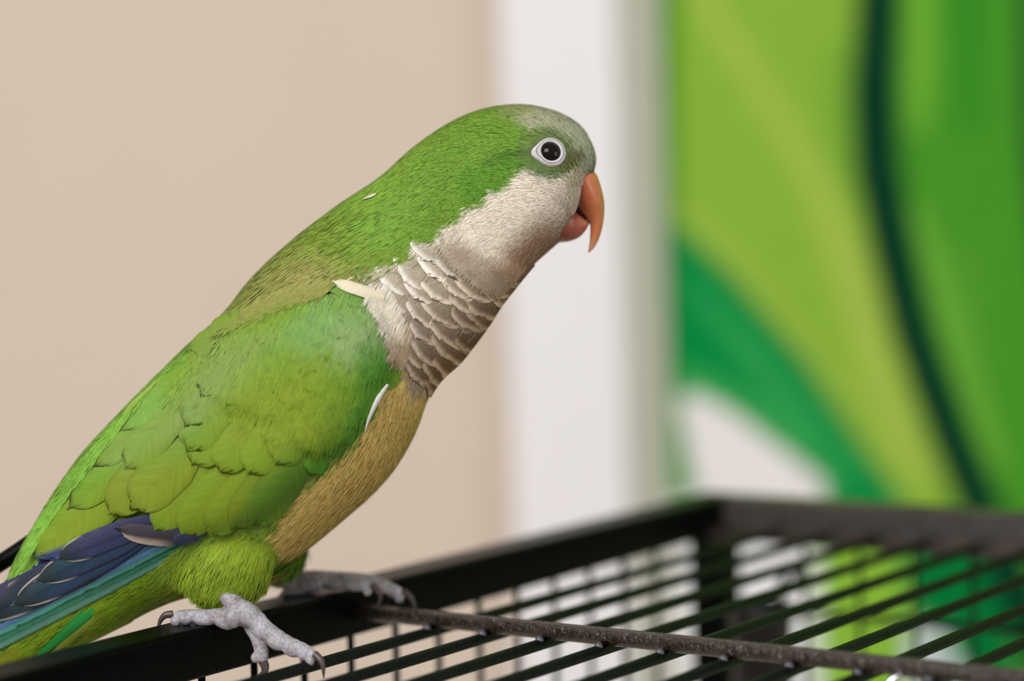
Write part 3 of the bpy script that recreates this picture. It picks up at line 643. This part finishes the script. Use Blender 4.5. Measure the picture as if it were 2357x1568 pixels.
Lq = np.where(isth, 6.5 * rng.uniform(.6, 1.2, NPL), Lq); Wq = np.where(isth, .22, Wq)
bel = cover(px_, py_, BELLY, 10) > .5; Wq = np.where(bel, .45, Wq)
face = sdf(px_, py_, [(1200, 330), (1400, 330), (1400, 560), (1280, 570), (1230, 420)]) < 0; Lq = np.where(face, Lq * .75, Lq)
keep = ((px_ - 1264) / 50) ** 2 + ((py_ - 350) / 42) ** 2 > 1
keep &= ~((px_ > 1318) & (py_ > 432))
sub = keep
P0, N0, F0, S0, Lq, Wq, px_, py_, isth, hd = (q[sub] for q in (P0, N0, F0, S0, Lq, Wq, px_, py_, isth, hd)); n_ = len(P0)
jit = rng.normal(0, 1, (n_, 2)) * np.interp(hd, [0, 1], [9, 4])[:, None]
CB = plum(px_ + jit[:, 0], py_ + jit[:, 1]) * (1 + rng.normal(0, .09, n_))[:, None]
dk = (rng.random(n_) < .07) & (CB[:, 1] > CB[:, 0] * 1.2); CB[dk] *= .5
olive = (rng.random(n_) < .1) & (CB[:, 1] > CB[:, 2] * 2); CB[olive] *= np.array([1.05, .84, .8])
lift = np.interp(hd, [0, 1], [.22, .24]) * rng.uniform(.4, 1.4, n_) + np.where(isth, .2, 0)
rows = [(0, .6, -.12), (.4, 1, .35), (.75, .8, .75), (1, .08, 1.0)]
Vp = np.empty((n_, 8, 3)); Cc = np.empty((n_, 8, 3))
for i, (t, wd, lf) in enumerate(rows):
    c = P0 + F0 * (Lq * t)[:, None] + N0 * (lift * lf)[:, None]
    for j, sg in enumerate((-1, 1)):
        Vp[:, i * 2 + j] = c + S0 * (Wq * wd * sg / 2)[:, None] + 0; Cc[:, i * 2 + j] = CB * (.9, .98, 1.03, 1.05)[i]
base = np.arange(n_)[:, None] * 8
quads = np.concatenate([base + np.array([i * 2, i * 2 + 1, i * 2 + 3, i * 2 + 2]) for i in range(3)], 1).reshape(-1, 4)
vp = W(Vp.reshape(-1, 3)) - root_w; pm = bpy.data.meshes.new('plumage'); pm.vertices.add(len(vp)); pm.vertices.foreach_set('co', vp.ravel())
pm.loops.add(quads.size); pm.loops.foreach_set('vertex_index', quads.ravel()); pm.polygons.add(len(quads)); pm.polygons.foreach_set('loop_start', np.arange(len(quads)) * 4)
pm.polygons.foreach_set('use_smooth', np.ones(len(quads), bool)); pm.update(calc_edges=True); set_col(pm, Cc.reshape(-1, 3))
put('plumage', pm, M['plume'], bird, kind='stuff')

# --- fine barbs over the wing and breast, lying on top of the single feathers
ZM = np.maximum(fill(splat(np.vstack(ALLV)), 60, 0), WMAP - .2); ZM = blur(ZM, 1)
def barbs(name, parent, poly, n, L, wd, colfn, dirfn, lift_):
    A_ = np.array(poly); q = rng.uniform(A_.min(0), A_.max(0), (n * 3, 2)); q = q[sdf(q[:, 0], q[:, 1], poly) < -10][:n]; m_ = len(q)
    d_ = dirfn(q); d_ = d_ + rng.normal(0, .09, d_.shape); d_ /= np.linalg.norm(d_, axis=1)[:, None]; nn = np.stack([-d_[:, 1], d_[:, 0]], -1)
    ll = L * rng.uniform(.6, 1.3, m_); ww = wd * rng.uniform(.7, 1.3, m_); c0 = colfn(q[:, 0] + rng.normal(0, 8, m_), q[:, 1] + rng.normal(0, 8, m_)) * (1 + rng.normal(0, .07, m_))[:, None]
    V_ = np.empty((m_, 8, 3)); C_ = np.empty((m_, 8, 3))
    for i, (t, k_, lf) in enumerate(rows):
        for j, sg in enumerate((-1, 1)):
            e = q + d_ * (ll * t)[:, None] + nn * (ww * k_ * sg / 2)[:, None]
            V_[:, i * 2 + j] = X(e[:, 0], e[:, 1], look(ZM, e[:, 0], e[:, 1]) + lift_ * lf); C_[:, i * 2 + j] = c0 * 1.04
    b_ = np.arange(m_)[:, None] * 8; qd_ = np.concatenate([b_ + np.array([i * 2, i * 2 + 1, i * 2 + 3, i * 2 + 2]) for i in range(3)], 1).reshape(-1, 4)
    return part(name, W(V_.reshape(-1, 3)), qd_, M['plume'], parent, colors=C_.reshape(-1, 3), kind='stuff')
WUP = [(735, 668), (800, 662), (850, 684), (888, 725), (905, 780), (910, 835), (895, 880), (866, 925), (842, 970), (815, 1010), (755, 1058), (700, 1110), (630, 1172), (575, 1200), (440, 1222), (340, 1200), (240, 1190), (80, 1275), (140, 1170), (200, 1080), (270, 990), (370, 885), (470, 790), (560, 720), (640, 685)]
barbs('wing_barbs', wing, LESS, 5200, 44, 2.4, wing_col, lambda q: np.stack([np.cos(np.radians(np.interp(q[:, 0], [150, 400, 650, 900], [131, 121, 112, 104]))), np.sin(np.radians(np.interp(q[:, 0], [150, 400, 650, 900], [131, 121, 112, 104])))], -1), .06)
barbs('breast_barbs', bird, [(1000, 545), (1090, 500), (1230, 610), (1160, 690), (1110, 660), (1040, 610)], 2600, 26, 2.2, plum, lambda q: np.tile(fa, (len(q), 1)), .14)
barbs('shoulder_fluff', bird, [(835, 650), (900, 640), (960, 760), (950, 840), (905, 815), (896, 770), (868, 712)], 1100, 40, 2.0, lambda x, y: paint(x, y, (226, 217, 200), [([(890, 770), (980, 740), (980, 880), (900, 860)], (178, 156, 124), 30)]), lambda q: np.tile(np.array([-.42, .9]), (len(q), 1)), .35)
barbs('mantle_fluff', bird, strip_poly([(470, 800), (530, 748), (605, 700), (690, 664), (780, 648)], [8, 24, 50, 56, 40]), 2600, 50, 2.6, lambda x, y: paint(x, y, (124, 146, 58), [(strip_poly([(560, 690), (680, 645), (790, 640)], 50), (146, 142, 78), 24)]), lambda q: np.tile(np.array([-.78, .62]), (len(q), 1)), .25)
barbs('rump_fluff', bird, strip_poly([(430, 806), (348, 893), (278, 972), (210, 1055), (154, 1125), (106, 1200), (70, 1272)], [10, 24, 40, 44, 44, 42, 36]), 2600, 46, 2.2, lambda x, y: paint(x, y, (122, 172, 62), []), lambda q: np.tile(np.array([-.64, .77]), (len(q), 1)), .1)

# --- eyes, eye rings
def eye(sign):
    ex, ey = 1267, 350; w0 = float(look(MAP, ex, ey)); c = X(ex, ey, w0); e_ = 26
    gx1 = float(look(MAP, ex + e_, ey) - look(MAP, ex - e_, ey)) / (2 * e_ * K); gy1 = float(look(MAP, ex, ey - e_) - look(MAP, ex, ey + e_)) / (2 * e_ * K)
    nrm = np.array([-gx1, -gy1, 1.0]); nrm /= np.linalg.norm(nrm); ux = np.array([1, 0, gx1]); ux /= np.linalg.norm(ux); uy = np.cross(nrm, ux)
    R = 3.0; rin = 2.42; cc_ = c + nrm * (.45 - math.sqrt(R * R - rin * rin))
    V, F = ellipsoid(cc_, R, R, R, 0, 28)
    V2 = []; C2 = []; na = 64; rr = np.linspace(-.18, 1, 12)
    for t in rr:
        for j in range(na):
            a = 2 * math.pi * j / na; ro = 3.62 + .2 * math.cos(a) + 1.2 * max(0, math.cos(a - math.pi - .06)) ** 10
            r = (rin - .1) * (1 - t) + ro * t
            h_ = .45 * (1 - max(t, 0)) + (.42 * math.sin(math.pi * t) ** .8 if 0 < t < 1 else t * 3.2 if t <= 0 else -.25) + .07 * math.sin(a * 30 + t * 9) * math.sin(math.pi * max(t, 0)) - .16 * math.exp(-((t - .52) / .07) ** 2)
            V2.append(c + ux * r * math.cos(a) + uy * r * math.sin(a) + nrm * h_)
            e = abs(t - .52) < .06
            C2.append(lin((70, 64, 64)) if t < .0 else lin((150, 142, 142)) if e else lin((206, 202, 206)))
    V2 = np.array(V2)
    if sign < 0: V = V * np.array([1, 1, -1]); F = [f[::-1] for f in F]; V2 = V2 * np.array([1, 1, -1])
    part('eye', W(V), F, M['eye'], bird)
    F2 = grid_faces(len(rr), na, True)
    part('eye_ring', W(V2), F2 if sign < 0 else [f[::-1] for f in F2], M['lid'], bird, colors=np.array(C2))
eye(1); eye(-1)
# --- beak
def loft(stations, nr, ns, power=1.0):
    S = catmull(np.array([[*a, *b, h] for a, b, h in stations], float), nr); V = []; Q = []
    for ax_, ay_, bx_, by_, hw in S:
        t = X(ax_, ay_, 0); q = X(bx_, by_, 0); c = (t + q) / 2; h = (t - q) / 2; hw = max(hw, .05)
        for j in range(ns):
            a = 2 * math.pi * j / ns; ca, sa = math.cos(a), math.sin(a)
            V.append(c + h * math.copysign(abs(ca) ** power, ca) + np.array([0, 0, hw * math.copysign(abs(sa) ** power, sa)])); Q.append(a)
    F = grid_faces(nr, ns, True); F.append(tuple(range(ns))); F.append(tuple((nr - 1) * ns + j for j in range(ns))[::-1])
    return np.array(V), F
Vu, Fu = loft([((1345, 400), (1286, 452), 9.6), ((1369, 398), (1304, 450), 9.4), ((1382, 426), (1316, 464), 8.4), ((1390, 460), (1332, 486), 6.9), ((1391, 490), (1349, 505), 4.8), ((1387, 522), (1358, 518), 3.3), ((1379, 549), (1358, 541), 2.0), ((1368, 570), (1356, 565), 1.0), ((1356, 582), (1353, 581), .2)], 44, 28, .9)
up_, vp_ = PX(Vu * np.array([1, 1, 0.]))
part('upper_beak', W(Vu), Fu, M['beak'], bird, colors=paint(up_, vp_, (206, 124, 78), [
    ([(1280, 400), (1342, 415), (1358, 460), (1352, 505), (1300, 490)], (138, 58, 42), 24, .95), (strip_poly([(1372, 405), (1388, 450), (1390, 510)], 14), (206, 138, 84), 10, .8),
    (strip_poly([(1372, 560), (1352, 582)], 50), (208, 158, 126), 16, .8), (strip_poly([(1322, 462), (1345, 500), (1360, 520)], 8), (206, 150, 116), 5, .6)]))
Vl, Fl = loft([((1284, 466), (1258, 546), 8.0), ((1310, 468), (1279, 557), 7.8), ((1324, 484), (1305, 557), 6.8), ((1338, 497), (1331, 548), 4.8), ((1349, 507), (1347, 532), 3.4), ((1357, 512), (1356, 516), 1.6)], 30, 28, .85)
up_, vp_ = PX(Vl * np.array([1, 1, 0.]))
part('lower_beak', W(Vl), Fl, M['beak'], bird, colors=paint(up_, vp_, (172, 92, 72), [([(1280, 470), (1322, 470), (1325, 560), (1270, 560)], (142, 74, 62), 16, .8), (strip_poly([(1335, 500), (1357, 514)], 20), (206, 146, 110), 8, .8)]))
Vm, Fm = loft([((1300, 452), (1296, 490), 5.2), ((1322, 462), (1318, 482), 5.0), ((1338, 488), (1334, 498), 3.6), ((1350, 506), (1349, 512), 2.0)], 16, 16)
part('mouth', W(Vm), Fm, flat_mat('dark_red_mouth', (84, 34, 30), .6, .3, 300, .2, .1, .0003), bird)

# --- feet
def pads(nb, amt, phase=0.0):
    dn = np.array([0, -1.0, 0])
    def f(t, d):
        k = max(0.0, d @ dn); return 1 + amt * k * abs(math.sin(math.pi * (t * nb + phase))) ** .7 - .06 * (1 - k) * abs(math.sin(math.pi * t * nb * 2))
    return f
def foot(name, toes, claws, wbase):
    VF = []
    for pts, rad, nbp, amt in toes:
        P = np.array([X(x, y, wbase + dw) for x, y, dw in pts]); VF.append(tube(P, np.array(rad), 16, 60, pads(nbp, amt)))
    for (x, y, dw, r) in [c for c in claws if len(c) == 4]: VF.append(ellipsoid(X(x, y, wbase + dw), r, r * 1.1, r, 0, 14))
    V, F = join(*VF); tmp = bpy.data.objects.new('tmp_foot', mesh_data('tmp_foot', V / 1000, F)); col.objects.link(tmp)
    md = tmp.modifiers.new('r', 'REMESH'); md.mode = 'VOXEL'; md.voxel_size = .00022; sm = tmp.modifiers.new('s', 'SMOOTH'); sm.iterations = 3
    me = bpy.data.meshes.new_from_object(tmp.evaluated_get(bpy.context.evaluated_depsgraph_get())); bpy.data.objects.remove(tmp)
    n = len(me.vertices); q = np.empty(n * 3); me.vertices.foreach_get('co', q); q = W(q.reshape(-1, 3) * 1000) - root_w; me.vertices.foreach_set('co', q.ravel())
    me.polygons.foreach_set('use_smooth', [True] * len(me.polygons)); me.materials.clear(); me.update()
    fo = put(name, me, M['foot'], bird)
    for c in claws:
        if len(c) == 2:
            pts, r = c; P = np.array([X(x, y, wbase + dw) for x, y, dw in pts]); rad = r * (1 - np.linspace(0, 1, len(P)) ** 1.6 * .88)
            part('claw', *(lambda vf: (W(vf[0]), vf[1]))(tube(P, rad, 12, 30)), M['claw'], fo)
wn = to_bird(on_z(480, 1437, ZT + zh))[2]; wf = to_bird(on_z(770, 1362, ZT + zh))[2]
foot('foot', [
    ([(500, 1340, -3), (525, 1372, -1), (545, 1398, 0), (560, 1416, 0)], [2.1, 2.2, 2.5, 2.4], 2, .02),
    ([(562, 1404, 0), (535, 1416, 0), (480, 1418, 0), (430, 1417, 0), (402, 1420, 0)], [2.5, 2.3, 1.65, 1.5, 1.3], 4.5, .6),
    ([(540, 1392, 0), (575, 1412, 1), (610, 1448, 2), (655, 1478, 5), (700, 1498, 7), (722, 1512, 8)], [2.2, 2.4, 2.25, 1.95, 1.7, 1.4], 6.5, .46),
    ([(575, 1430, -2), (592, 1465, 1), (602, 1500, 2), (604, 1522, 2)], [2.2, 1.8, 1.7, 1.3], 3, .1),
    ([(548, 1398, -3), (520, 1396, -5), (494, 1396, -7)], [1.8, 1.5, 1.0], 2, .1)],
    [(404, 1430, .4, 1.25), (537, 1424, 1.4, 2.1), (714, 1522, 8.3, 1.15), (588, 1514, 2.4, 1.15),
     ([(398, 1414, 0), (380, 1417, 0), (368, 1432, 0), (362, 1458, 0)], .92), ([(724, 1506, 8), (738, 1520, 9), (744, 1540, 9.5), (745, 1562, 9)], .95), ([(605, 1522, 2), (610, 1538, 2), (604, 1552, 2), (575, 1566, 2)], 1.15)], wn)
foot('foot', [
    ([(600, 1318, 5), (640, 1335, 3), (680, 1338, 0), (720, 1338, 0)], [1.8, 2.0, 2.1, 2.0], 2, .02),
    ([(672, 1334, 0), (720, 1332, 0), (780, 1334, 0), (840, 1338, 0), (880, 1347, 0), (922, 1366, 0)], [2.0, 2.2, 2.1, 2.0, 1.7, 1.4], 7, .32),
    ([(735, 1340, 1), (700, 1350, 1), (660, 1366, 1), (648, 1374, 1)], [1.9, 1.7, 1.4, .9], 3, .2),
    ([(800, 1338, 3), (835, 1346, 5), (852, 1352, 6)], [1.9, 1.6, 1.2], 2, .2)],
    [(846, 1360, 6, 1.2), (919, 1376, .3, 1.25), ([(856, 1346, 6), (870, 1360, 6), (876, 1376, 6), (868, 1398, 6)], .95), ([(928, 1362, 0), (944, 1374, 0), (953, 1392, 0), (957, 1408, 0)], .85), ([(650, 1372, 1), (642, 1378, 1), (636, 1386, 1)], .9)], wf)
